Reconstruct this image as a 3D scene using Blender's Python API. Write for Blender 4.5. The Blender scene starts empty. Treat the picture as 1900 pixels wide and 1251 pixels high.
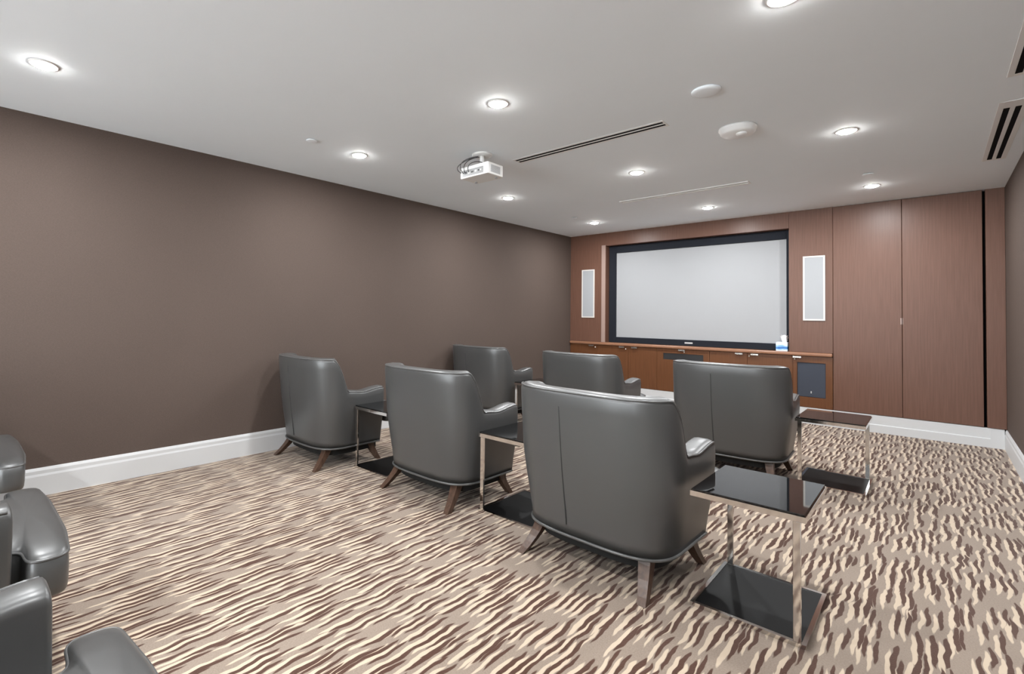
import bpy, math, random
from mathutils import Vector, Matrix
random.seed(7)
SC = bpy.context.scene
COL = SC.collection

# ------------------------------------------------------------------ camera
F_PX, CX, CY = 916.381, 845.467, 566.380
YAW, PITCH, ROLL, CAM_H = 0.770147, 0.0197035, 0.0114013, 1.2662
fw = Vector((-math.sin(YAW)*math.cos(PITCH), math.cos(YAW)*math.cos(PITCH), math.sin(PITCH)))
rt = Vector((math.cos(YAW), math.sin(YAW), 0.0))
up = rt.cross(fw)
cr, sr = math.cos(ROLL), math.sin(ROLL)
rt, up = cr*rt + sr*up, -sr*rt + cr*up
cam_data = bpy.data.cameras.new('camera')
cam_data.sensor_fit = 'HORIZONTAL'
cam_data.sensor_width = 36.0
cam_data.lens = F_PX/1900.0*36.0
cam_data.shift_x = (950.0-CX)/1900.0
cam_data.shift_y = (CY-625.5)/1900.0
cam_data.clip_start = 0.02
cam = bpy.data.objects.new('camera', cam_data)
m = Matrix((rt, up, -fw)).transposed().to_4x4()
m.translation = (0, 0, CAM_H)
cam.matrix_world = m
COL.objects.link(cam)
SC.camera = cam

# ------------------------------------------------------------------ world, exposure, light levels
world = bpy.data.worlds.new('world')
SC.world = world
world.use_nodes = True
bg = world.node_tree.nodes['Background']
bg.inputs['Color'].default_value = (0.90, 0.96, 1.0, 1)      # even overcast daylight let in through the added rear glazing
bg.inputs['Strength'].default_value = 13.0
LAMP_WATTS = 27.5
LAMP_COLOR = (0.955, 0.98, 1.0)
LENS_STRENGTH = 170.0
SC.view_settings.view_transform = 'Standard'
SC.view_settings.look = 'None'
SC.view_settings.gamma = 1.0
SC.view_settings.use_curve_mapping = False
SC.view_settings.exposure = 0.0
SC.cycles.use_denoising = True
SC.cycles.max_bounces = 9
SC.cycles.diffuse_bounces = 5
SC.cycles.sample_clamp_indirect = 6.0

# ------------------------------------------------------------------ room sizes (metres, camera over the origin)
XL, XR, YB, YR, H = -4.394, 0.508, 7.30, -4.40, 2.60

# ------------------------------------------------------------------ materials
def new_mat(name):
    mt = bpy.data.materials.new(name); mt.use_nodes = True
    nt = mt.node_tree
    return mt, nt, nt.nodes['Principled BSDF']
def node(nt, kind, **kw):
    n = nt.nodes.new(kind)
    for k, v in kw.items(): setattr(n, k, v)
    return n
def plain(name, col, rough=0.5, metal=0.0, spec=0.5, coat=0.0, coat_rough=0.1, noise=None, bump=None):
    """colour with a fine procedural grain; noise=(scale, amount), bump=(scale, strength, distance)"""
    mt, nt, b = new_mat(name)
    b.inputs['Base Color'].default_value = (*col, 1)
    b.inputs['Roughness'].default_value = rough
    b.inputs['Metallic'].default_value = metal
    b.inputs['Specular IOR Level'].default_value = spec
    b.inputs['Coat Weight'].default_value = coat
    b.inputs['Coat Roughness'].default_value = coat_rough
    tc = node(nt, 'ShaderNodeTexCoord')
    if noise:
        nz = node(nt, 'ShaderNodeTexNoise'); nz.inputs['Scale'].default_value = noise[0]
        nz.inputs['Detail'].default_value = 3
        nt.links.new(tc.outputs['Object'], nz.inputs['Vector'])
        mx = node(nt, 'ShaderNodeMix', data_type='RGBA')
        mx.inputs[6].default_value = (*[c*(1-noise[1]) for c in col], 1)
        mx.inputs[7].default_value = (*[min(1, c*(1+noise[1])) for c in col], 1)
        nt.links.new(nz.outputs['Fac'], mx.inputs[0]); nt.links.new(mx.outputs[2], b.inputs['Base Color'])
    if bump:
        nb = node(nt, 'ShaderNodeTexNoise'); nb.inputs['Scale'].default_value = bump[0]
        nb.inputs['Detail'].default_value = 2
        nt.links.new(tc.outputs['Object'], nb.inputs['Vector'])
        bp = node(nt, 'ShaderNodeBump'); bp.inputs['Strength'].default_value = bump[1]; bp.inputs['Distance'].default_value = bump[2]
        nt.links.new(nb.outputs['Fac'], bp.inputs['Height']); nt.links.new(bp.outputs['Normal'], b.inputs['Normal'])
    return mt
def wood(name, dark, light, rough=0.35, stretch=(34, 34, 1.3)):
    mt, nt, b = new_mat(name)
    tc = node(nt, 'ShaderNodeTexCoord'); mp = node(nt, 'ShaderNodeMapping')
    mp.inputs['Scale'].default_value = stretch
    nt.links.new(tc.outputs['Object'], mp.inputs['Vector'])
    n1 = node(nt, 'ShaderNodeTexNoise'); n1.inputs['Scale'].default_value = 2.2; n1.inputs['Detail'].default_value = 5
    nt.links.new(mp.outputs[0], n1.inputs['Vector'])
    rp = node(nt, 'ShaderNodeValToRGB')
    rp.color_ramp.elements[0].position = 0.25; rp.color_ramp.elements[0].color = (*dark, 1)
    rp.color_ramp.elements[1].position = 0.75; rp.color_ramp.elements[1].color = (*light, 1)
    nt.links.new(n1.outputs['Fac'], rp.inputs[0]); nt.links.new(rp.outputs[0], b.inputs['Base Color'])
    b.inputs['Roughness'].default_value = rough; b.inputs['Specular IOR Level'].default_value = 0.28
    bp = node(nt, 'ShaderNodeBump'); bp.inputs['Strength'].default_value = 0.05; bp.inputs['Distance'].default_value = 0.002
    nt.links.new(n1.outputs['Fac'], bp.inputs['Height']); nt.links.new(bp.outputs['Normal'], b.inputs['Normal'])
    return mt

M = {}
M['ceiling'] = plain('ceiling_paint', (0.885, 0.94, 0.985), 0.75, noise=(3, 0.012))
M['white'] = plain('white_paint', (0.58, 0.585, 0.59), 0.4, noise=(8, 0.01))
M['white_plastic'] = plain('white_plastic', (0.82, 0.82, 0.81), 0.35)
M['grey_plastic'] = plain('grey_plastic', (0.30, 0.30, 0.30), 0.4)
M['dark_plastic'] = plain('dark_plastic', (0.03, 0.03, 0.032), 0.45)
M['black'] = plain('black_void', (0.006, 0.006, 0.007), 0.9, spec=0.1)
M['screen'] = plain('projection_screen', (0.345, 0.35, 0.36), 0.85, spec=0.2)
M['velvet'] = plain('screen_frame_velvet', (0.008, 0.010, 0.016), 0.8, spec=0.3)
M['grille'] = plain('speaker_grille', (0.36, 0.37, 0.385), 0.7, bump=(900, 0.3, 0.001))
M['cream'] = plain('cream_frame', (0.70, 0.67, 0.62), 0.4)
M['navy_cloth'] = plain('navy_speaker_cloth', (0.035, 0.042, 0.060), 0.75, noise=(400, 0.15))
M['chrome'] = plain('polished_chrome', (0.72, 0.70, 0.68), 0.09, metal=1.0)
M['nickel'] = plain('satin_nickel', (0.80, 0.77, 0.72), 0.25, metal=1.0)
M['glass_black'] = plain('black_glass', (0.004, 0.0045, 0.005), 0.03, spec=0.65)
M['leather'] = plain('grey_leather', (0.058, 0.0585, 0.058), 0.40, spec=0.6, coat=0.35, coat_rough=0.30, noise=(5, 0.05), bump=(420, 0.06, 0.001))
M['piping'] = plain('grey_leather_piping', (0.085, 0.085, 0.084), 0.30, spec=0.6)
M['seam'] = plain('leather_seam', (0.03, 0.03, 0.03), 0.7)
M['underside'] = plain('black_dust_cloth', (0.008, 0.008, 0.008), 0.9)  # black of the lowered block that stands for shadow under the chairs
M['leg_wood'] = wood('dark_leg_wood', (0.045, 0.026, 0.018), (0.10, 0.058, 0.040), 0.28)
M['wall_wood'] = wood('brown_wood_veneer', (0.116, 0.056, 0.037), (0.154, 0.077, 0.053), 0.38)
M['console_wood'] = wood('russet_wood_veneer', (0.102, 0.040, 0.016), (0.148, 0.060, 0.026), 0.34, (34, 34, 1.3))
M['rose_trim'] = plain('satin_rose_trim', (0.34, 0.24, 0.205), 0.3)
M['glass_base'] = plain('black_base_glass', (0.003, 0.0032, 0.0035), 0.5, spec=0.15)
M['worktop_wood'] = wood('pale_russet_worktop', (0.24, 0.115, 0.066), (0.31, 0.155, 0.092), 0.3, (1.3, 34, 34))  # paler copy of the russet veneer, highlight on the lip put into its colour
M['tissue_paper'] = plain('tissue_paper', (0.9, 0.9, 0.9), 0.9)
M['badge'] = plain('silver_badge', (0.75, 0.75, 0.75), 0.3, metal=0.6)
M['cable'] = plain('grey_cable', (0.05, 0.05, 0.055), 0.5)

def fabric_wall(name, col):
    mt, nt, b = new_mat(name)
    tc = node(nt, 'ShaderNodeTexCoord')
    mp = node(nt, 'ShaderNodeMapping'); mp.inputs['Scale'].default_value = (300, 120, 420)
    nt.links.new(tc.outputs['Object'], mp.inputs['Vector'])
    n1 = node(nt, 'ShaderNodeTexNoise'); n1.inputs['Scale'].default_value = 1.0; n1.inputs['Detail'].default_value = 2
    nt.links.new(mp.outputs[0], n1.inputs['Vector'])
    n2 = node(nt, 'ShaderNodeTexNoise'); n2.inputs['Scale'].default_value = 1.1; n2.inputs['Detail'].default_value = 3
    nt.links.new(tc.outputs['Object'], n2.inputs['Vector'])
    ad = node(nt, 'ShaderNodeMath', operation='MULTIPLY_ADD'); ad.inputs[1].default_value = 0.35
    nt.links.new(n2.outputs['Fac'], ad.inputs[0]); nt.links.new(n1.outputs['Fac'], ad.inputs[2])
    rp = node(nt, 'ShaderNodeValToRGB')
    rp.color_ramp.elements[0].position = 0.40; rp.color_ramp.elements[0].color = (*[c*0.84 for c in col], 1)
    rp.color_ramp.elements[1].position = 0.95; rp.color_ramp.elements[1].color = (*[c*1.16 for c in col], 1)
    nt.links.new(ad.outputs[0], rp.inputs[0]); nt.links.new(rp.outputs[0], b.inputs['Base Color'])
    b.inputs['Roughness'].default_value = 0.8; b.inputs['Specular IOR Level'].default_value = 0.25
    bp = node(nt, 'ShaderNodeBump'); bp.inputs['Strength'].default_value = 0.15; bp.inputs['Distance'].default_value = 0.001
    nt.links.new(n1.outputs['Fac'], bp.inputs['Height']); nt.links.new(bp.outputs['Normal'], b.inputs['Normal'])
    return mt
M['fabric'] = fabric_wall('brown_wall_fabric', (0.090, 0.066, 0.055))

def carpet():
    """broadloom with short wavy strokes that run along the room: taupe ground, cream and brown strokes"""
    mt, nt, b = new_mat('stroke_carpet')
    L = nt.links
    tc = node(nt, 'ShaderNodeTexCoord')
    # sideways waviness
    wn = node(nt, 'ShaderNodeTexNoise', noise_dimensions='2D'); wn.inputs['Scale'].default_value = 7.0; wn.inputs['Detail'].default_value = 2
    L.new(tc.outputs['Object'], wn.inputs['Vector'])
    wv = node(nt, 'ShaderNodeVectorMath', operation='SUBTRACT'); wv.inputs[1].default_value = (0.5, 0.5, 0.5)
    L.new(wn.outputs['Color'], wv.inputs[0])
    ws = node(nt, 'ShaderNodeVectorMath', operation='MULTIPLY'); ws.inputs[1].default_value = (0.034, 0.09, 0)
    L.new(wv.outputs[0], ws.inputs[0])
    wa = node(nt, 'ShaderNodeVectorMath', operation='ADD')
    L.new(tc.outputs['Object'], wa.inputs[0]); L.new(ws.outputs[0], wa.inputs[1])
    def strokes(offset, r0, r1, wide):
        """one wavy stroke per stretched Voronoi cell: 1 inside the stroke, 0 outside"""
        mp = node(nt, 'ShaderNodeMapping'); mp.inputs['Location'].default_value = offset; mp.inputs['Scale'].default_value = (29.0, 3.8, 0)
        L.new(wa.outputs[0], mp.inputs['Vector'])
        v = node(nt, 'ShaderNodeTexVoronoi', voronoi_dimensions='2D', feature='F1'); v.inputs['Scale'].default_value = 1.0
        v.inputs['Randomness'].default_value = 0.82
        L.new(mp.outputs[0], v.inputs['Vector'])
        d = node(nt, 'ShaderNodeVectorMath', operation='SUBTRACT'); L.new(mp.outputs[0], d.inputs[0]); L.new(v.outputs['Position'], d.inputs[1])
        e = node(nt, 'ShaderNodeVectorMath', operation='MULTIPLY'); e.inputs[1].default_value = (wide, 1.0, 0); L.new(d.outputs[0], e.inputs[0])
        q = node(nt, 'ShaderNodeVectorMath', operation='LENGTH'); L.new(e.outputs[0], q.inputs[0])
        s1 = node(nt, 'ShaderNodeSeparateColor'); L.new(v.outputs['Color'], s1.inputs[0])      # strokes differ in size
        k = node(nt, 'ShaderNodeMath', operation='MULTIPLY_ADD'); k.inputs[1].default_value = -0.16; L.new(s1.outputs[0], k.inputs[0]); L.new(q.outputs['Value'], k.inputs[2])
        m_ = node(nt, 'ShaderNodeMapRange', interpolation_type='SMOOTHSTEP')
        m_.inputs['From Min'].default_value = r1; m_.inputs['From Max'].default_value = r0
        m_.inputs['To Min'].default_value = 1.0; m_.inputs['To Max'].default_value = 0.0
        L.new(k.outputs[0], m_.inputs['Value']); return m_.outputs['Result']
    dark = strokes((0, 0, 0), 0.36, 0.28, 1.6)
    pale = strokes((0.48, 0.20, 0), 0.36, 0.27, 1.6)
    gr = node(nt, 'ShaderNodeTexNoise'); gr.inputs['Scale'].default_value = 170; gr.inputs['Detail'].default_value = 2
    L.new(tc.outputs['Object'], gr.inputs['Vector'])
    gcol = node(nt, 'ShaderNodeMix', data_type='RGBA')
    gcol.inputs[6].default_value = (0.180, 0.138, 0.108, 1); gcol.inputs[7].default_value = (0.305, 0.245, 0.197, 1)
    L.new(gr.outputs['Fac'], gcol.inputs[0])
    m1 = node(nt, 'ShaderNodeMix', data_type='RGBA'); m1.inputs[7].default_value = (0.49, 0.395, 0.30, 1)
    L.new(pale, m1.inputs[0]); L.new(gcol.outputs[2], m1.inputs[6])
    m2 = node(nt, 'ShaderNodeMix', data_type='RGBA'); m2.inputs[7].default_value = (0.068, 0.032, 0.021, 1)
    L.new(dark, m2.inputs[0]); L.new(m1.outputs[2], m2.inputs[6])
    L.new(m2.outputs[2], b.inputs['Base Color'])
    b.inputs['Roughness'].default_value = 0.95; b.inputs['Specular IOR Level'].default_value = 0.1
    b.inputs['Sheen Weight'].default_value = 0.15
    bp = node(nt, 'ShaderNodeBump'); bp.inputs['Strength'].default_value = 0.45; bp.inputs['Distance'].default_value = 0.004
    L.new(gr.outputs['Fac'], bp.inputs['Height']); L.new(bp.outputs['Normal'], b.inputs['Normal'])
    return mt
M['carpet'] = carpet()

def lamp_mat():
    mt, nt, b = new_mat('lamp_lens')
    b.inputs['Base Color'].default_value = (1, 1, 1, 1)
    b.inputs['Emission Color'].default_value = (1.0, 0.97, 0.92, 1)
    b.inputs['Emission Strength'].default_value = LENS_STRENGTH
    return mt
M['lens'] = lamp_mat()
def clear_glass():
    mt = bpy.data.materials.new('clear_glazing'); mt.use_nodes = True
    nt = mt.node_tree; nt.nodes.remove(nt.nodes['Principled BSDF'])
    out = nt.nodes['Material Output']
    tr = node(nt, 'ShaderNodeBsdfTransparent'); gl = node(nt, 'ShaderNodeBsdfGlossy'); gl.inputs['Roughness'].default_value = 0.0
    fr = node(nt, 'ShaderNodeFresnel'); fr.inputs['IOR'].default_value = 1.45
    mx = node(nt, 'ShaderNodeMixShader')
    nt.links.new(fr.outputs[0], mx.inputs[0]); nt.links.new(tr.outputs[0], mx.inputs[1]); nt.links.new(gl.outputs[0], mx.inputs[2])
    nt.links.new(mx.outputs[0], out.inputs['Surface'])
    return mt
M['clear'] = clear_glass()
def tissue_print():
    mt, nt, b = new_mat('blue_cloud_print')
    tc = node(nt, 'ShaderNodeTexCoord'); n = node(nt, 'ShaderNodeTexNoise'); n.inputs['Scale'].default_value = 22
    mp = node(nt, 'ShaderNodeMapping'); mp.inputs['Scale'].default_value = (0.6, 0.6, 1.6)
    nt.links.new(tc.outputs['Object'], mp.inputs['Vector']); nt.links.new(mp.outputs[0], n.inputs['Vector'])
    sx = node(nt, 'ShaderNodeSeparateXYZ'); nt.links.new(tc.outputs['Object'], sx.inputs[0])
    # darker blue landscape band across the middle of the carton
    a = node(nt, 'ShaderNodeMath', operation='MULTIPLY_ADD'); a.inputs[1].default_value = 1.0
    d = node(nt, 'ShaderNodeMath', operation='SUBTRACT'); d.inputs[1].default_value = 0.045
    nt.links.new(sx.outputs['Z'], d.inputs[0])
    ab = node(nt, 'ShaderNodeMath', operation='ABSOLUTE'); nt.links.new(d.outputs[0], ab.inputs[0])
    sc = node(nt, 'ShaderNodeMath', operation='MULTIPLY'); sc.inputs[1].default_value = 14; nt.links.new(ab.outputs[0], sc.inputs[0])
    ad = node(nt, 'ShaderNodeMath', operation='ADD'); nt.links.new(sc.outputs[0], ad.inputs[0]); nt.links.new(n.outputs['Fac'], ad.inputs[1])
    rp = node(nt, 'ShaderNodeValToRGB'); e = rp.color_ramp.elements
    e[0].position = 0.45; e[0].color = (0.02, 0.12, 0.38, 1); e[1].position = 1.05; e[1].color = (0.72, 0.82, 0.95, 1)
    k = e.new(0.7); k.color = (0.15, 0.38, 0.72, 1)
    nt.links.new(ad.outputs[0], rp.inputs[0]); nt.links.new(rp.outputs[0], b.inputs['Base Color'])
    return mt
M['tissue_print'] = tissue_print()

# ------------------------------------------------------------------ mesh helpers
class MB:
    def __init__(s): s.v = []; s.f = []; s.sm = []
    def face(s, idx, smooth=False): s.f.append(tuple(idx)); s.sm.append(smooth)
    def box(s, x0, x1, y0, y1, z0, z1):
        b = len(s.v)
        s.v += [(x0,y0,z0),(x1,y0,z0),(x1,y1,z0),(x0,y1,z0),(x0,y0,z1),(x1,y0,z1),(x1,y1,z1),(x0,y1,z1)]
        for q in ((0,3,2,1),(4,5,6,7),(0,1,5,4),(1,2,6,5),(2,3,7,6),(3,0,4,7)): s.face([b+i for i in q])
        return s
    def grid(s, rows, close_u=False, close_v=False, smooth=True):
        """rows: list of equal-length point lists; faces between neighbours"""
        b = len(s.v); n = len(rows[0]); r = len(rows)
        for row in rows: s.v += [tuple(p) for p in row]
        for i in range(r if close_u else r-1):
            for j in range(n if close_v else n-1):
                i2 = (i+1) % r; j2 = (j+1) % n
                s.face((b+i*n+j, b+i2*n+j, b+i2*n+j2, b+i*n+j2), smooth)
        return b
    def tube(s, pts, rad, n=8, closed=False):
        pts = [Vector(p) for p in pts]; rows = []
        m = len(pts); prev = None
        for i, p in enumerate(pts):
            a = pts[i-1] if (i or closed) else p; c = pts[(i+1) % m] if (i < m-1 or closed) else p
            t = (c-a).normalized()
            ref = Vector((0,0,1)) if abs(t.z) < 0.9 else Vector((1,0,0))
            u = t.cross(ref).normalized()
            if prev is not None and u.dot(prev) < 0: u = -u
            prev = u; w = t.cross(u)
            rr = rad[i] if isinstance(rad, (list, tuple)) else rad
            rows.append([p + u*rr*math.cos(2*math.pi*k/n) + w*rr*math.sin(2*math.pi*k/n) for k in range(n)])
        b = s.grid(rows, close_u=closed, close_v=True)
        if not closed:
            s.face([b+k for k in range(n)][::-1]); e = b+(m-1)*n; s.face([e+k for k in range(n)])
        return s
    def lathe(s, prof, c=(0,0,0), n=32):
        """prof: list of (r, z)"""
        rows = [[(c[0]+r*math.cos(2*math.pi*k/n), c[1]+r*math.sin(2*math.pi*k/n), c[2]+z) for k in range(n)] for r, z in prof]
        b = s.grid(rows, close_v=True)
        if prof[0][0] > 1e-5: s.face([b+k for k in range(n)])
        if prof[-1][0] > 1e-5: e = b+(len(prof)-1)*n; s.face([e+k for k in range(n)][::-1])
        return s
    def prism(s, poly, axis, a, b_):
        """poly: 2D outline; extruded along axis ('x','y','z') from a to b_"""
        def P(p, t): return {'x': (t, p[0], p[1]), 'y': (p[0], t, p[1]), 'z': (p[0], p[1], t)}[axis]
        b = len(s.v); n = len(poly)
        s.v += [P(p, a) for p in poly] + [P(p, b_) for p in poly]
        s.face([b+i for i in range(n)][::-1]); s.face([b+n+i for i in range(n)])
        for i in range(n): s.face((b+i, b+(i+1) % n, b+n+(i+1) % n, b+n+i))
        return s
    def build(s, name, mat, parent=None, bevel=0, seg=2, loc=(0,0,0), keep=False):
        me = bpy.data.meshes.new(name)
        me.from_pydata([tuple(p) for p in s.v], [], s.f)
        me.polygons.foreach_set('use_smooth', s.sm)
        me.update()
        import bmesh
        bm = bmesh.new(); bm.from_mesh(me); bmesh.ops.recalc_face_normals(bm, faces=bm.faces[:])
        if bevel:
            bmesh.ops.bevel(bm, geom=bm.edges[:], offset=bevel, segments=seg, affect='EDGES', profile=0.5, clamp_overlap=True)
        bm.to_mesh(me); bm.free()
        me.materials.append(M[mat] if isinstance(mat, str) else mat)
        o = bpy.data.objects.new(name, me); COL.objects.link(o)
        o.location = loc
        if parent: o.parent = parent
        return o
def box(name, mat, x0, x1, y0, y1, z0, z1, parent=None, bevel=0, seg=2):
    return MB().box(x0,x1,y0,y1,z0,z1).build(name, mat, parent, bevel, seg)
def empty(name, loc=(0,0,0), rz=0):
    o = bpy.data.objects.new(name, None); COL.objects.link(o); o.location = loc; o.rotation_euler = (0,0,rz)
    o.empty_display_size = 0.1
    return o
def tag(o, label, cat, group=None):
    o['label'] = label; o['category'] = cat
    if group: o['group'] = group
    return o
def struct(o, label=None, cat=None):
    o['kind'] = 'structure'
    if label: o['label'] = label
    if cat: o['category'] = cat
    return o
def copy_tree(o, parent=None):
    c = o.copy(); COL.objects.link(c); c.parent = parent
    for ch in list(o.children): copy_tree(ch, c)
    return c
def smooth(a, b, x):
    t = max(0.0, min(1.0, (x-a)/(b-a))); return t*t*(3-2*t)

# ------------------------------------------------------------------ room shell
struct(box('floor', 'carpet', XL-0.1, XR+0.1, YR-0.1, YB+0.5, -0.1, 0.0), 'carpeted floor with short wavy cream, taupe and brown strokes', 'floor')
struct(box('ceiling', 'ceiling', XL-0.1, XR+0.1, YR-0.1, YB+0.5, H, H+0.1), 'plain white painted ceiling with recessed downlights', 'ceiling')
struct(box('wall_left', 'fabric', XL-0.1, XL, YR-0.1, YB+0.5, 0, H), 'long plain brown fabric wall beside the armchairs', 'wall')
struct(box('wall_right', 'fabric', XR, XR+0.1, YR-0.1, YB+0.5, 0, H), 'brown side wall at the right edge', 'wall')

# rear wall behind the camera: unseen glazing with white posts, added to let in daylight
wr = struct(box('wall_rear', 'white', XL, XR, YR-0.1, YR, 2.45, H), 'white header above the rear glazing', 'wall')
box('post', 'white', XL, XL+0.12, YR-0.1, YR, 0, 2.45, wr); box('post', 'white', XR-0.12, XR, YR-0.1, YR, 0, 2.45, wr)
w1 = struct(empty('window_1', (0, 0, 0)), 'glazed partition behind the rear row of armchairs', 'window')
n_pane = 4; pw = (XR-XL-0.24)/n_pane
for i in range(n_pane):
    x0 = XL+0.12+i*pw
    p = box('pane', 'clear', x0+0.02, x0+pw-0.02, YR-0.056, YR-0.050, 0.04, 2.41, w1)
    f = MB(); f.box(x0, x0+0.02, YR-0.075, YR-0.03, 0, 2.45); f.box(x0+pw-0.02, x0+pw, YR-0.075, YR-0.03, 0, 2.45)
    f.box(x0+0.02, x0+pw-0.02, YR-0.075, YR-0.03, 0, 0.04); f.box(x0+0.02, x0+pw-0.02, YR-0.075, YR-0.03, 2.41, 2.45)
    f.build('window_frame', 'white', w1)

# baseboards
def skirting(t):   # profile: (distance from wall, height)
    return [(0,0),(0.018,0),(0.018,0.135),(0.014,0.150),(0.014,0.172),(0.008,0.188),(0,0.19)]
bl = MB().prism([(XL+d, z) for d, z in skirting(0)], 'y', YR, YB); bl = struct(bl.build('baseboard_left', 'white'), 'white moulded baseboard along the brown fabric wall', 'baseboard')
br = MB().prism([(XR-d, z) for d, z in skirting(0)], 'y', YR, YB); struct(br.build('baseboard_right', 'white'), 'white moulded baseboard along the right side wall', 'baseboard')
bb = MB(); bb.prism([(YB+0.05,0),(YB-0.018,0),(YB-0.018,0.085),(YB-0.004,0.092),(YB-0.004,0.192),(YB+0.05,0.192)], 'x', XL+0.018, 0.395)
bb.prism([(YB+0.05,0),(YB-0.018,0),(YB-0.018,0.19),(YB+0.05,0.192)], 'x', 0.395, XR-0.018)
struct(bb.build('baseboard_back', 'white'), 'white baseboard under the wooden screen wall', 'baseboard')

# ------------------------------------------------------------------ wood-clad screen wall (plane y = YB)
ZB, ZC = 0.195, 0.815           # bottom of the cladding, underside of the worktop
wb = struct(box('wall_back', 'black', XL, XR, YB+0.20, YB+0.3, 0, H), 'wood clad wall around the projection screen', 'wall')
RX0, RX1, RZ1 = -3.757, -1.302, 2.395      # screen recess opening
def panel(x0, x1, z0, z1, name='panel', y0=YB, y1=YB+0.20, par=wb, bev=0.0015, mat='wall_wood'):
    return box(name, mat, x0, x1, y0, y1, z0, z1, par, bev, 1)
panel(XL+0.001, RX0, 0.8585, H)                    # left of the screen
panel(RX0+0.0012, RX1-0.0012, RZ1, H)             # above the screen
panel(RX1, -0.8645, 0.8585, H)                     # right of the screen
panel(RX0+0.0012, RX1-0.0012, 0.8585, RZ1-0.001, y0=YB+0.165, bev=0)   # back of the recess
panel(0.374, XR-0.001, ZB, H)                     # narrow strip in the right corner
box('trim', 'rose_trim', RX0-0.072, RX0-0.006, YB-0.006, YB-0.0005, 0.8585, RZ1+0.01, wb, 0.002, 1)  # added pale strip, reflected light beside the recess put into its colour
box('shadow_gap', 'black', 0.3525, 0.3735, YB+0.10, YB+0.2, ZB, H, wb)

d1 = struct(empty('door_1', (-0.558, YB, ZB)), 'tall flush brown wood door beside the console', 'door')
box('door_leaf', 'wall_wood', -0.3035, 0.3005, 0, 0.04, 0.002, H-ZB-0.004, d1, 0.002, 1)
box('latch', 'rose_trim', 0.288, 0.2995, -0.006, -0.0003, 1.022, 1.092, d1, 0.0015, 1)
d2 = struct(empty('door_2', (0.048, YB, ZB)), 'tall flush brown wood door near the right corner', 'door')
box('door_leaf', 'wall_wood', -0.3015, 0.304, 0, 0.04, 0.002, H-ZB-0.004, d2, 0.002, 1)
box('latch_plate', 'rose_trim', -0.300, -0.296, -0.003, -0.0003, 1.022, 1.092, d2)

# projection screen in the recess
ys = YB+0.13
ps = tag(empty('projection_screen', (-2.53, ys, 0.8585)), 'wide pale grey projection screen in a black velvet frame', 'projection screen')
SX0, SX1, SZ0, SZ1 = -3.637, -1.347, 0.945, 2.280
o = MB().box(SX0, SX1, ys, ys+0.012, SZ0, SZ1).build('screen_surface', 'screen', None); o.parent = ps; o.matrix_parent_inverse = Matrix.Translation((2.53, -ys, -0.8585))
def sub(o, par):   # parent but keep world position
    o.parent = par
    loc, rz = par.location, par.rotation_euler.z
    o.matrix_parent_inverse = (Matrix.Translation(loc) @ Matrix.Rotation(rz, 4, 'Z')).inverted()
    return o
for a in ((RX0+0.003, SX0, 0.8585, RZ1-0.003), (SX1, RX1-0.003, 0.8585, RZ1-0.003), (SX0, SX1, SZ1, RZ1-0.003), (SX0, SX1, 0.8585, SZ0)):
    sub(box('frame_bar', 'velvet', a[0], a[1], ys-0.022, ys+0.012, a[2], a[3], None, 0.003, 1), ps)
sub(box('badge', 'badge', -2.585, -2.475, ys-0.026, ys-0.0222, 0.890, 0.912, None, 0.001, 1), ps)

# console: worktop and seven cabinets
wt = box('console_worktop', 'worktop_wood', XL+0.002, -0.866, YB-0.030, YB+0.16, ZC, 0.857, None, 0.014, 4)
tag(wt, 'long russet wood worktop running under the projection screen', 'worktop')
cab_x = [XL+0.004, -3.90, -3.38, -2.94, -2.22, -1.76, -1.262, -0.866]
cab_lab = ['russet wood cabinet in the left corner under the left wall speaker', 'russet wood cabinet below the left edge of the projection screen',
           'russet wood cabinet just left of the centre cabinet with the dark slot', 'centre russet wood cabinet with a dark slot grille below the screen',
           'russet wood cabinet just right of the centre cabinet with the dark slot', 'russet wood cabinet below the right end of the screen, under the tissue box',
           'russet wood cabinet with a large navy cloth panel, next to the tall doors']
pulls = [[-3.99], [-3.475], [-3.275], [-2.58], [-1.852], [-1.672], [-1.215]]
locks = [[-3.925], [-3.415], [], [-2.55], [], [-1.735], [-1.240]]
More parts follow.
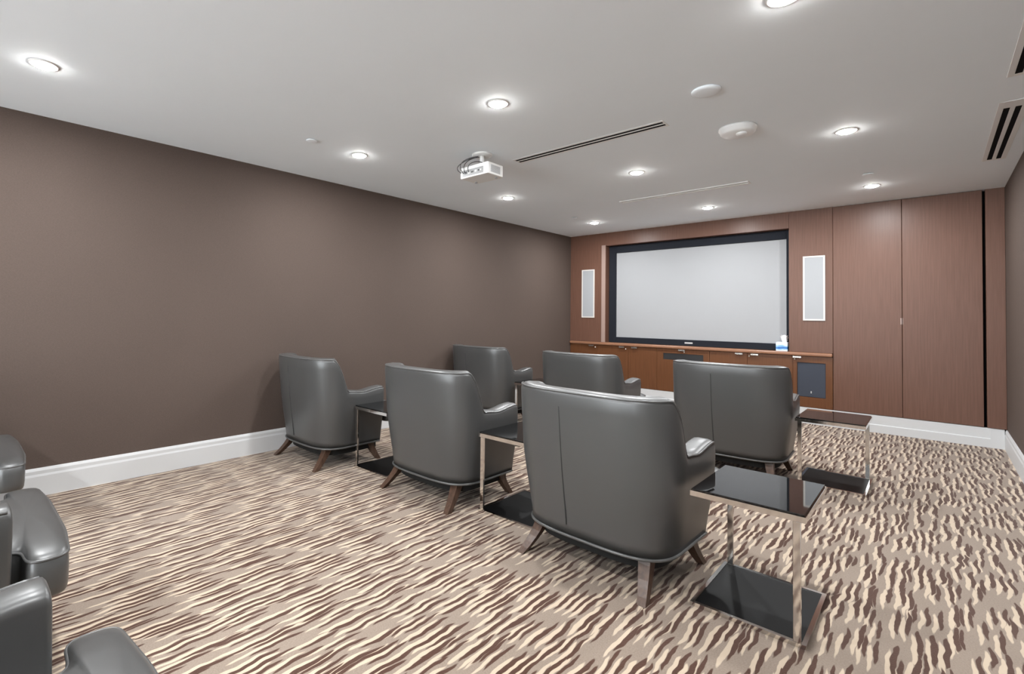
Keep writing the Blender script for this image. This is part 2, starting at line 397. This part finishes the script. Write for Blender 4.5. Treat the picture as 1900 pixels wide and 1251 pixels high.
for i in range(7):
    x0, x1 = cab_x[i]+0.0015, cab_x[i+1]-0.0015
    c = tag(empty('media_cabinet', ((x0+x1)/2, YB, ZB)), cab_lab[i], 'cabinet', 'russet cabinets under the screen')
    sub(box('cabinet_body', 'console_wood', x0, x1, YB+0.022, YB+0.16, ZB, ZC-0.001), c)
    zt = ZC-0.004
    if i == 3:     # slot grille
        gx0, gx1, gz0, gz1 = -2.848, -2.300, 0.655, 0.748
    elif i == 6:
        gx0, gx1, gz0, gz1 = -1.218, -0.934, 0.318, 0.735
    else: gx0 = None
    if gx0 is None:
        dr = sub(box('cabinet_door', 'console_wood', x0, x1, YB, YB+0.020, ZB+0.002, zt, None, 0.0015, 1), c)
    else:
        f = MB(); f.box(x0, gx0, YB, YB+0.02, ZB+0.002, zt); f.box(gx1, x1, YB, YB+0.02, ZB+0.002, zt)
        f.box(gx0, gx1, YB, YB+0.02, ZB+0.002, gz0); f.box(gx0, gx1, YB, YB+0.02, gz1, zt)
        dr = sub(f.build('cabinet_door', 'console_wood'), c)
        if i == 3:
            g = sub(box('slot_grille', 'dark_plastic', gx0, gx1, YB+0.012, YB+0.0218, gz0, gz1), c)
            for k in range(5):
                z = gz0+0.012+k*0.017
                s_ = sub(box('slat', 'dark_plastic', gx0+0.002, gx1-0.002, YB+0.006, YB+0.0118, z, z+0.006), c)
        else:
            sub(box('speaker_cloth', 'navy_cloth', gx0+0.001, gx1-0.001, YB+0.008, YB+0.0218, gz0+0.001, gz1-0.001, None, 0.003, 1), c)
            sub(box('badge', 'badge', -1.083, -1.072, YB+0.005, YB+0.0078, 0.365, 0.392), c)
    for px in pulls[i]:
        w = 0.045
        b_ = MB().box(px-w, px+w, YB-0.034, YB-0.022, 0.788, 0.808); b_.box(px-w+0.004, px-w+0.012, YB-0.0225, YB, 0.795, 0.803); b_.box(px+w-0.012, px+w-0.004, YB-0.0225, YB, 0.795, 0.803)
        sub(b_.build('pull_handle', 'nickel', None, 0.0015, 1), c)
    for px in locks[i]:
        b_ = MB(); b_.lathe([(0.0,0.0),(0.012,0.0),(0.013,0.004),(0.010,0.020),(0.0,0.022)], n=16)
        k = b_.build('lock_knob', 'nickel'); k.rotation_euler = (math.pi/2, 0, 0); k.location = (px, YB, 0.772)
        sub(k, c)

# wall speakers
def wall_speaker(x0, x1, z0, z1, label):
    t = tag(empty('wall_speaker', ((x0+x1)/2, YB, z0)), label, 'speaker', 'in-wall speakers beside the screen')
    f = MB(); e = 0.017
    f.box(x0, x0+e, YB-0.012, YB-0.0005, z0, z1); f.box(x1-e, x1, YB-0.012, YB-0.0005, z0, z1)
    f.box(x0+e, x1-e, YB-0.012, YB-0.0005, z0, z0+e); f.box(x0+e, x1-e, YB-0.012, YB-0.0005, z1-e, z1)
    sub(f.build('speaker_frame', 'cream'), t)
    sub(box('speaker_grille', 'grille', x0+e, x1-e, YB-0.009, YB-0.0005, z0+e, z1-e), t)
wall_speaker(-4.177, -3.950, 1.247, 2.029, 'slim white wall speaker left of the screen, near the corner')
wall_speaker(-1.155, -0.936, 1.247, 2.029, 'slim white wall speaker right of the screen, beside the tall doors')

# tissue box on the worktop
tb = tag(empty('tissue_box', (-1.378, YB+0.045, 0.8575)), 'blue and white tissue box on the worktop at the right end of the screen', 'tissue box')
MB().box(-0.062, 0.062, -0.055, 0.055, 0, 0.112).build('carton', 'tissue_print', tb, 0.003, 1)
tt = MB(); rows = []
for j in range(7):
    t = j/6; rr = 0.018+0.030*t*(1-0.35*t)
    rows.append([(0.02+rr*math.cos(2*math.pi*k/14)*(1+0.35*math.sin(3*k+j)), 0.5*rr*math.sin(2*math.pi*k/14), 0.108+0.085*t+0.012*t*math.sin(5*k)) for k in range(14)])
tt.grid(rows, close_v=True); tt.build('tissue', 'tissue_paper', tb)

# ------------------------------------------------------------------ ceiling fixtures
def hang(o_label, name, cat, x, y, group=None):
    return tag(empty(name, (x, y, H)), o_label, cat, group)
LX = [-3.466, -1.966, -0.441]; LY = [6.390, 4.405, 2.390, 0.340, -1.680, -3.700]  # last two rows are unseen, added behind the camera for more light
col_n = ['of the row by the fabric wall', 'of the middle row', 'of the row by the right wall']
row_n = ['closest to the screen', 'second from the screen', 'third from the screen', 'fourth from the screen', 'fifth from the screen', 'sixth from the screen']
def lamp_light(parent):
    ld = bpy.data.lights.new('lamp_light', 'AREA'); ld.shape = 'DISK'; ld.size = 0.10
    ld.energy = LAMP_WATTS; ld.color = LAMP_COLOR; ld.spread = math.radians(180)
    lo = bpy.data.objects.new('lamp_light', ld); COL.objects.link(lo); lo.parent = parent; lo.location = (0, 0, -0.021)
    return lo
proto = None
for i, x in enumerate(LX):
    for j, y in enumerate(LY):
        lab = 'round recessed downlight %s, %s' % (col_n[i], row_n[j])
        if proto is None:
            proto = hang(lab, 'downlight', 'ceiling light', x, y, 'recessed ceiling downlights')
            MB().lathe([(0.050,-0.0005),(0.050,-0.004),(0.060,-0.006),(0.068,-0.003),(0.069,-0.0005)], n=32).build('trim_ring', 'white_plastic', proto)
            MB().lathe([(0.0495,-0.0005),(0.0495,-0.006),(0.042,-0.013),(0.024,-0.018),(0.0,-0.020)], n=32).build('lens', 'lens', proto)
            lamp_light(proto)
        else:
            c = copy_tree(proto); c.location = (x, y, H); c['label'] = lab

def slot_diffuser(name, lab, x0, x1, y0, y1, slots, along='x', fm='white_plastic', vm='black', proud=0.0034):
    """frame bars with real open slots between them and a dark plenum just above the bars"""
    t = tag(empty(name, ((x0+x1)/2, (y0+y1)/2, H)), lab, 'air vent')
    zz0, zz1 = H-proud, H-0.0006
    if along == 'x':
        edges = [y0]+[v for s in slots for v in s]+[y1]
        for a, b in zip(edges[0::2], edges[1::2]): sub(box('frame_bar', fm, x0, x1, a, b, zz0, zz1, None, 0.001, 1), t)
        for s in slots:
            for xa, xb in ((x0, x0+0.012), (x1-0.012, x1)): sub(box('end_cap', fm, xa, xb, s[0], s[1], zz0, zz1), t)
            sub(box('slot', vm, x0+0.012, x1-0.012, s[0], s[1], H-0.0026, zz1), t)
    else:
        edges = [x0]+[v for s in slots for v in s]+[x1]
        for a, b in zip(edges[0::2], edges[1::2]): sub(box('frame_bar', fm, a, b, y0, y1, zz0, zz1, None, 0.001, 1), t)
        for s in slots:
            for ya, yb in ((y0, y0+0.13), (y1-0.035, y1)): sub(box('end_cap', fm, s[0], s[1], ya, yb, zz0, zz1), t)
            sub(box('slot', vm, s[0], s[1], y0+0.13, y1-0.035, H-0.0026, zz1), t)
    return t
slot_diffuser('slot_diffuser', 'long ceiling slot diffuser with two dark slots, beside the projector', -2.590, -1.315, 3.345, 3.470, [(3.368, 3.396), (3.417, 3.445)])
slot_diffuser('slot_diffuser', 'long white ceiling slot with a pale opening, between projector and screen wall', -2.610, -1.290, 5.385, 5.490, [(5.418, 5.456)], fm='white_plastic', vm='white', proud=0.008)
slot_diffuser('ceiling_register', 'white ceiling register with two dark slots near the right corner of the screen wall', 0.290, 0.425, 4.45, 6.00, [(0.317, 0.345), (0.368, 0.395)], along='y')
slot_diffuser('ceiling_register', 'white ceiling register cut off by the right edge of the picture', 0.290, 0.425, 2.45, 4.01, [(0.317, 0.345), (0.368, 0.395)], along='y')

t = hang('flat round white ceiling disc, nearer the camera than the domed smoke detector', 'ceiling_disc', 'ceiling disc', -0.955, 3.075)
MB().lathe([(0.080,-0.0005),(0.080,-0.008),(0.076,-0.013),(0.055,-0.016),(0.0,-0.017)]).build('cover', 'ceiling', t)
t = hang('larger domed white smoke detector between the slot diffuser and the right downlights', 'smoke_detector', 'smoke detector', -0.985, 3.835)
MB().lathe([(0.118,-0.0005),(0.120,-0.014),(0.113,-0.020),(0.110,-0.036),(0.096,-0.047),(0.0,-0.050)]).build('housing', 'white_plastic', t)
MB().lathe([(0.034,-0.0495),(0.033,-0.058),(0.022,-0.064),(0.0,-0.065)], c=(0.03,-0.025,0)).build('sensor', 'white_plastic', t)
for x, y, lab in ((-3.43, 1.925, 'small flush sprinkler cap near the brown fabric wall, beside the third downlight'),
                  (-3.49, 5.885, 'small flush sprinkler cap in the far left corner of the ceiling'),
                  (-0.431, 5.83, 'small flush sprinkler cap between the two far right downlights')):
    t = hang(lab, 'sprinkler_cap', 'sprinkler', x, y, 'flush sprinkler caps')
    MB().lathe([(0.026,-0.0005),(0.026,-0.006)], n=24).build('gap_ring', 'grey_plastic', t)
    MB().lathe([(0.040,-0.0065),(0.040,-0.010),(0.036,-0.0125),(0.0,-0.013)], n=24).build('cover_plate', 'ceiling', t)

# projector
pr = tag(empty('projector', (-2.69, 3.07, H)), 'white projector hanging from a ceiling bracket with looping cables', 'projector')
MB().lathe([(0.085,-0.0005),(0.085,-0.008),(0.078,-0.014),(0.0,-0.015)], n=28).build('mount_plate', 'white_plastic', pr)
MB().tube([(0,0,-0.0145),(0,0,-0.075)], 0.020, 14).build('mount_pole', 'white_plastic', pr)
mb = MB(); mb.box(-0.06, 0.06, -0.012, 0.012, -0.086, -0.074)
for sx in (-1, 1): mb.tube([(sx*0.055, 0, -0.08), (sx*0.10, -0.055, -0.108)], 0.006, 8); mb.tube([(sx*0.055, 0, -0.08), (sx*0.10, 0.055, -0.108)], 0.006, 8)
mb.build('mount_bracket', 'nickel', pr)
body = MB().prism([(-0.152,-0.100),(0.150,-0.100),(0.152,0.085),(0.120,0.108),(-0.120,0.108),(-0.152,0.085)], 'z', -0.200, -0.106)
body.build('body', 'white_plastic', pr, 0.006, 2)
box('rear_panel', 'grey_plastic', -0.128, 0.100, -0.1015, -0.1002, -0.188, -0.135, pr)
for k, (a, w, zz, hh) in enumerate(((-0.105,0.030,-0.168,0.018),(-0.065,0.024,-0.168,0.012),(-0.030,0.024,-0.168,0.012),(0.010,0.020,-0.168,0.016),(0.045,0.012,-0.166,0.012),(0.068,0.012,-0.166,0.012))):
    box('port', 'white_plastic' if k % 2 else 'dark_plastic', a, a+w, -0.1035, -0.1016, zz, zz+hh, pr)
box('side_vent', 'white', 0.1525, 0.1535, -0.07, 0.05, -0.185, -0.125, pr)
for k in range(7): box('vent_slat', 'grey_plastic', 0.1537, 0.1547, -0.065, 0.045, -0.182+k*0.008, -0.179+k*0.008, pr)
lens = MB().lathe([(0.0,0.0),(0.034,0.0),(0.036,0.012),(0.028,0.022),(0.0,0.018)], n=24).build('lens_barrel', 'dark_plastic', pr)
lens.rotation_euler = (-math.pi/2, 0, 0); lens.location = (0.06, 0.1075, -0.152)
for sx in (-0.11, 0.11): MB().lathe([(0.012,-0.2002),(0.012,-0.210),(0.0,-0.211)], c=(sx, 0.05, 0), n=14).build('foot', 'grey_plastic', pr)
def arc(p0, p1, p2, p3, n=16):
    P = [Vector(p) for p in (p0,p1,p2,p3)]; out = []
    for i in range(n+1):
        t = i/n; u = 1-t; out.append(P[0]*u**3 + P[1]*3*u*u*t + P[2]*3*u*t*t + P[3]*t**3)
    return out
for a in (((-0.02,-0.03,-0.02),(-0.10,-0.10,-0.03),(-0.16,-0.16,-0.08),(-0.115,-0.103,-0.160)),
          ((0.0,-0.035,-0.03),(-0.06,-0.12,-0.05),(-0.10,-0.15,-0.10),(-0.095,-0.103,-0.158)),
          ((0.05,-0.04,-0.09),(0.02,-0.12,-0.07),(-0.06,-0.15,-0.10),(-0.052,-0.103,-0.162)),
          ((-0.05,-0.03,-0.015),(-0.20,-0.06,-0.04),(-0.22,-0.13,-0.10),(-0.140,-0.103,-0.150))):
    MB().tube(arc(*a), 0.0035, 6).build('cable', 'cable', pr)

# ------------------------------------------------------------------ armchairs
Y0, NEXP = 0.345, 3.5
Z0, ZTOP, ZARM = 0.155, 0.900, 0.630
ARM_F = 0.607
def W_at(z):  return 0.398 + 0.040*smooth(Z0, 0.62, z) + 0.010*smooth(0.60, 0.90, z)
def B_at(z):  return Y0 - (0.055 - 0.075*max(0, (z-Z0)/(ZTOP-Z0))**1.3)
def plan(kind, p, z, off):
    """a point of the shell plan at height z, off metres inside the outer face"""
    W = W_at(z)-off; B = B_at(z)-off
    if kind == 'R': return (W, p, z)
    if kind == 'L': return (-W, p, z)
    c, s = math.cos(p), math.sin(p)
    return (W*math.copysign(abs(c)**(2/NEXP), c), Y0 - B*abs(s)**(2/NEXP), z)
def top_z(kind, p):
    if kind in 'RL':
        y = p
    else:
        y = Y0 - 0.36*abs(math.sin(p))**(2/NEXP)
    z = ZARM + (ZTOP-ZARM)*(1-(0.3*smooth(0.12, 0.19, y)+0.7*smooth(0.163, 0.255, y)))
    z += -0.012*math.exp(-((y-0.40)/0.07)**2) + 0.012*smooth(0.45, 0.60, y)
    return z
PATH = [('R', ARM_F - (ARM_F-Y0)*i/10) for i in range(10)]
NT = 64
for i in range(NT+1):
    u = i/NT
    PATH.append(('E', math.pi*(u*0.5+0.5*smooth(0,1,u))))
PATH += [('L', Y0 + (ARM_F-Y0)*(i+1)/10) for i in range(10)]
TH = 0.118
def column(kind, p):
    zt = top_z(kind, p); pts = []
    for k in range(13):
        f = k/12; z = Z0 + (zt-0.030-Z0)*f
        bulge = 0.008*math.sin(math.pi*f)
        pts.append(plan(kind, p, z, 0.006*(1-f)**4 - bulge))
    for o_, dz in ((0.006, 0.014), (0.018, 0.004), (0.036, 0.0), (0.082, 0.0), (0.102, 0.005), (0.114, 0.016)):
        pts.append(plan(kind, p, zt-dz, o_))
    for k in range(7):
        z = (zt-0.034) + (0.29-(zt-0.034))*k/6
        pts.append(plan(kind, p, z, TH + 0.012*math.sin(math.pi*k/6)*0.5))
    return [Vector(q) for q in pts]
def make_armchair(with_seam):
    root = empty('armchair')
    s = MB(); rows = [column(k, p) for k, p in PATH]
    def cap(row):
        c = sum(row, Vector())/len(row); out = []
        for t in (0.35, 0.7, 0.92, 1.0):
            sh = 1-math.sqrt(max(0, 1-t*t)); out.append([q + (Vector((c.x, q.y, c.z))-q)*sh*0.16 + Vector((0, 0.014*t, 0)) for q in row])
        return out
    first, last = cap(rows[0]), cap(rows[-1])
    rows = first[::-1] + rows + last
    b = s.grid(rows); n = len(rows[0])
    s.face([b+j for j in range(n)]); e = b+(len(rows)-1)*n; s.face([e+j for j in range(n)][::-1])
    # underside strip between the outer and inner foot of the shell
    for i in range(len(rows)-1): s.face((b+i*n, b+i*n+n-1, b+(i+1)*n+n-1, b+(i+1)*n))
    s.build('shell', 'leather', root)
    # piping along the outer top edge and round the bottom edge
    def outer(z_of, off, rng): return [plan(k, p, z_of(k, p), off) for k, p in rng]
    MB().tube(outer(lambda k, p: top_z(k, p)-0.010, 0.006, PATH), 0.0048, 8).build('piping', 'piping', root)
    MB().tube(outer(lambda k, p: Z0+0.004, 0.002, PATH), 0.0075, 8).build('piping', 'piping', root)
    # panel seams where the back meets the sides
    if with_seam:
        th = [p for k, p in PATH if k == 'E']
        best = min(th, key=lambda p: abs(plan('E', p, 0.5, 0)[0]+0.075))
        pts = []
        for k in range(22):
            z = 0.215+(0.815-0.215)*k/21; f = (z-Z0)/(ZTOP-0.030-Z0)
            pts.append(plan('E', best, z, -0.008*math.sin(math.pi*f)+0.0008))
        MB().tube(pts, 0.0032, 6).build('seam', 'seam', root)
    # front rail, and a black underside block added to deepen the shade
    box('front_rail', 'leather', -0.285, 0.285, 0.50, 0.628, Z0+0.004, 0.325, root, 0.012, 3)
    dk = MB(); poly = [plan(k, p, Z0, 0.055)[:2] for k, p in PATH[::2]]
    dk.prism(poly, 'z', Z0-0.060, Z0+0.010); dk.build('underside', 'underside', root)
    # T-shaped seat cushion
    def rounded(poly, r, n=6):
        out = []; m_ = len(poly)
        for i in range(m_):
            p = Vector(poly[i]); a = (Vector(poly[i-1])-p); c = (Vector(poly[(i+1) % m_])-p)
            rr = min(r, a.length*0.45, c.length*0.45); a = p+a.normalized()*rr; c = p+c.normalized()*rr
            for k in range(n+1):
                t = k/n; out.append(a*(1-t)**2 + p*2*t*(1-t) + c*t*t)
        return out
    base = [(-0.303,0.13),(0.303,0.13),(0.303,0.652),(0.437,0.660),(0.432,0.765),(0.20,0.785),(-0.20,0.785),(-0.432,0.765),(-0.437,0.660),(-0.303,0.652)]
    ol = rounded(base, 0.045); kc = Vector((0, 0.69))
    def ring(sc_, z, infl=0.0):
        return [(*( kc + (p-kc)*sc_ + (p-kc).normalized()*infl ), z) for p in ol]
    rings = [ring(0.90, 0.323), ring(0.97, 0.320), ring(1, 0.332), ring(1, 0.36, 0.008), ring(1, 0.414, 0.009), ring(1, 0.446, 0.003), ring(0.985, 0.458),
             ring(0.94, 0.466), ring(0.84, 0.476), ring(0.66, 0.484), ring(0.42, 0.489), ring(0.15, 0.491)]
    cu = MB(); b = cu.grid(rings, close_v=True); n = len(ol)
    cu.face([b+j for j in range(n)][::-1]); e = b+(len(rings)-1)*n; cu.face([e+j for j in range(n)], True)
    sc_ = cu.build('seat_cushion', 'leather', root)
    MB().tube(ring(1, 0.4515, 0.0), 0.0052, 8, closed=True).build('piping', 'piping', sc_)
    # inner back pad
    bp = MB(); rows = []
    for j in range(9):
        f = j/8; z = 0.44+0.435*f; row = []
        for i in range(25):
            a = math.pi*(0.14+0.72*i/24); edge = math.sin(math.pi*i/24)**0.5*math.sin(math.pi*min(1, max(0, f*0.94+0.03)))**0.5
            row.append(plan('E', a, z, TH+0.001+0.045*edge))
        rows.append(row)
    bp.grid(rows); bp.build('back_pad', 'leather', root)
    # splayed tapered legs
    for sx in (-1, 1):
        for (tx, ty, bx_, by_) in ((0.292, 0.150, 0.334, 0.020), (0.325, 0.545, 0.372, 0.610)):
            lg = MB(); rows = []
            for k in range(7):
                t = k/6; cx_ = sx*(tx+(bx_-tx)*t**1.4); cy_ = ty+(by_-ty)*t**1.4; z = Z0+0.002-(Z0+0.002)*t; h = 0.030-0.011*t
                rows.append([(cx_-h, cy_-h, z), (cx_+h, cy_-h, z), (cx_+h, cy_+h, z), (cx_-h, cy_+h, z)])
            b = lg.grid(rows, close_v=True, smooth=False); lg.face((b+3, b+2, b+1, b)); e = b+24; lg.face((e, e+1, e+2, e+3))
            lg.build('leg', 'leg_wood', root)
    return root
chair_seam = make_armchair(True)
chair_plain = make_armchair(False)
CHAIRS = [
    ('s', -1.262, 2.150, -1.5, 'dark grey leather armchair in the middle row nearest the camera, beside the black glass table'),
    ('p', -2.570, 2.230, 0.0, 'plain-backed grey leather armchair at the centre of the middle row'),
    ('s', -3.895, 2.060, 0.0, 'grey leather armchair of the middle row beside the brown fabric wall'),
    ('s', -1.215, 4.330, 3.0, 'grey leather armchair of the front row on the right, before the navy cloth cabinet'),
    ('p', -2.590, 4.330, 0.0, 'grey leather armchair at the centre of the front row, before the wooden cabinets'),
    ('s', -3.930, 4.330, -1.0, 'grey leather armchair of the front row by the far brown fabric wall'),
    ('p', -3.870, -0.460, 0.0, 'grey leather armchair by the near fabric wall, only its seat front showing'),
    ('p', -2.520, -0.460, 0.0, 'glossy grey leather armchair cut off at the left edge, its whole seat front showing'),
    ('p', -1.095, -0.440, 0.0, 'grey leather armchair in the bottom left corner of the picture')]
used = {'s': False, 'p': False}
for kind, x, y, a, lab in CHAIRS:
    src = chair_seam if kind == 's' else chair_plain
    c = copy_tree(src) if used[kind] else src
    used[kind] = True
    c.location = (x, y, 0); c.rotation_euler = (0, 0, math.radians(a))
    tag(c, lab, 'armchair', 'grey leather armchairs in rows')

# ------------------------------------------------------------------ side tables
def make_table(flip):
    """black glass top and base in chrome frames, joined by two bars at opposite corners"""
    r = empty('side_table'); hx, hy, ht, w = 0.212, 0.25, 0.505, 0.026
    def ring(z0, z1, e, name):
        f = MB(); f.box(-hx, hx, -hy, -hy+e, z0, z1); f.box(-hx, hx, hy-e, hy, z0, z1)
        f.box(-hx, -hx+e, -hy+e, hy-e, z0, z1); f.box(hx-e, hx, -hy+e, hy-e, z0, z1)
        return f.build(name, 'chrome', r)
    ring(ht-0.025, ht-0.002, 0.013, 'top_frame'); ring(0.001, 0.018, 0.016, 'base_frame')
    box('glass_top', 'glass_black', -hx+0.0045, hx-0.0045, -hy+0.0045, hy-0.0045, ht-0.0018, ht+0.006, r, 0.0015, 1)
    box('glass_base', 'glass_base', -hx+0.0165, hx-0.0165, -hy+0.0165, hy-0.0165, 0.004, 0.0155, r)
    for sx, sy in (((1, -1), (-1, 1)) if flip else ((-1, -1), (1, 1))):
        cx_, cy_ = sx*(hx-0.030), sy*(hy-0.007)
        box('upright', 'chrome', cx_-0.013, cx_+0.013, cy_-0.007, cy_+0.007, 0.0182, ht-0.0252, r, 0.001, 1)
    return r
ta, tb_ = make_table(True), make_table(False)
TABLES = [('a', -0.570, 2.560, 'black glass side table with chrome bars in the foreground, right of the nearest armchair'),
          ('b', -0.567, 4.825, 'black glass side table with chrome bars standing free near the tall doors'),
          ('b', -1.915, 2.670, 'black glass side table between the nearest and the centre armchair of the middle row'),
          ('b', -3.236, 2.620, 'black glass side table between the left and centre armchairs of the middle row'),
          ('b', -3.240, 4.780, 'black glass side table in the front row, mostly hidden between two armchairs')]
used = {'a': False, 'b': False}
for k, x, y, lab in TABLES:
    src = ta if k == 'a' else tb_
    c = copy_tree(src) if used[k] else src
    used[k] = True
    c.location = (x, y, 0); tag(c, lab, 'side table', 'black glass and chrome side tables')
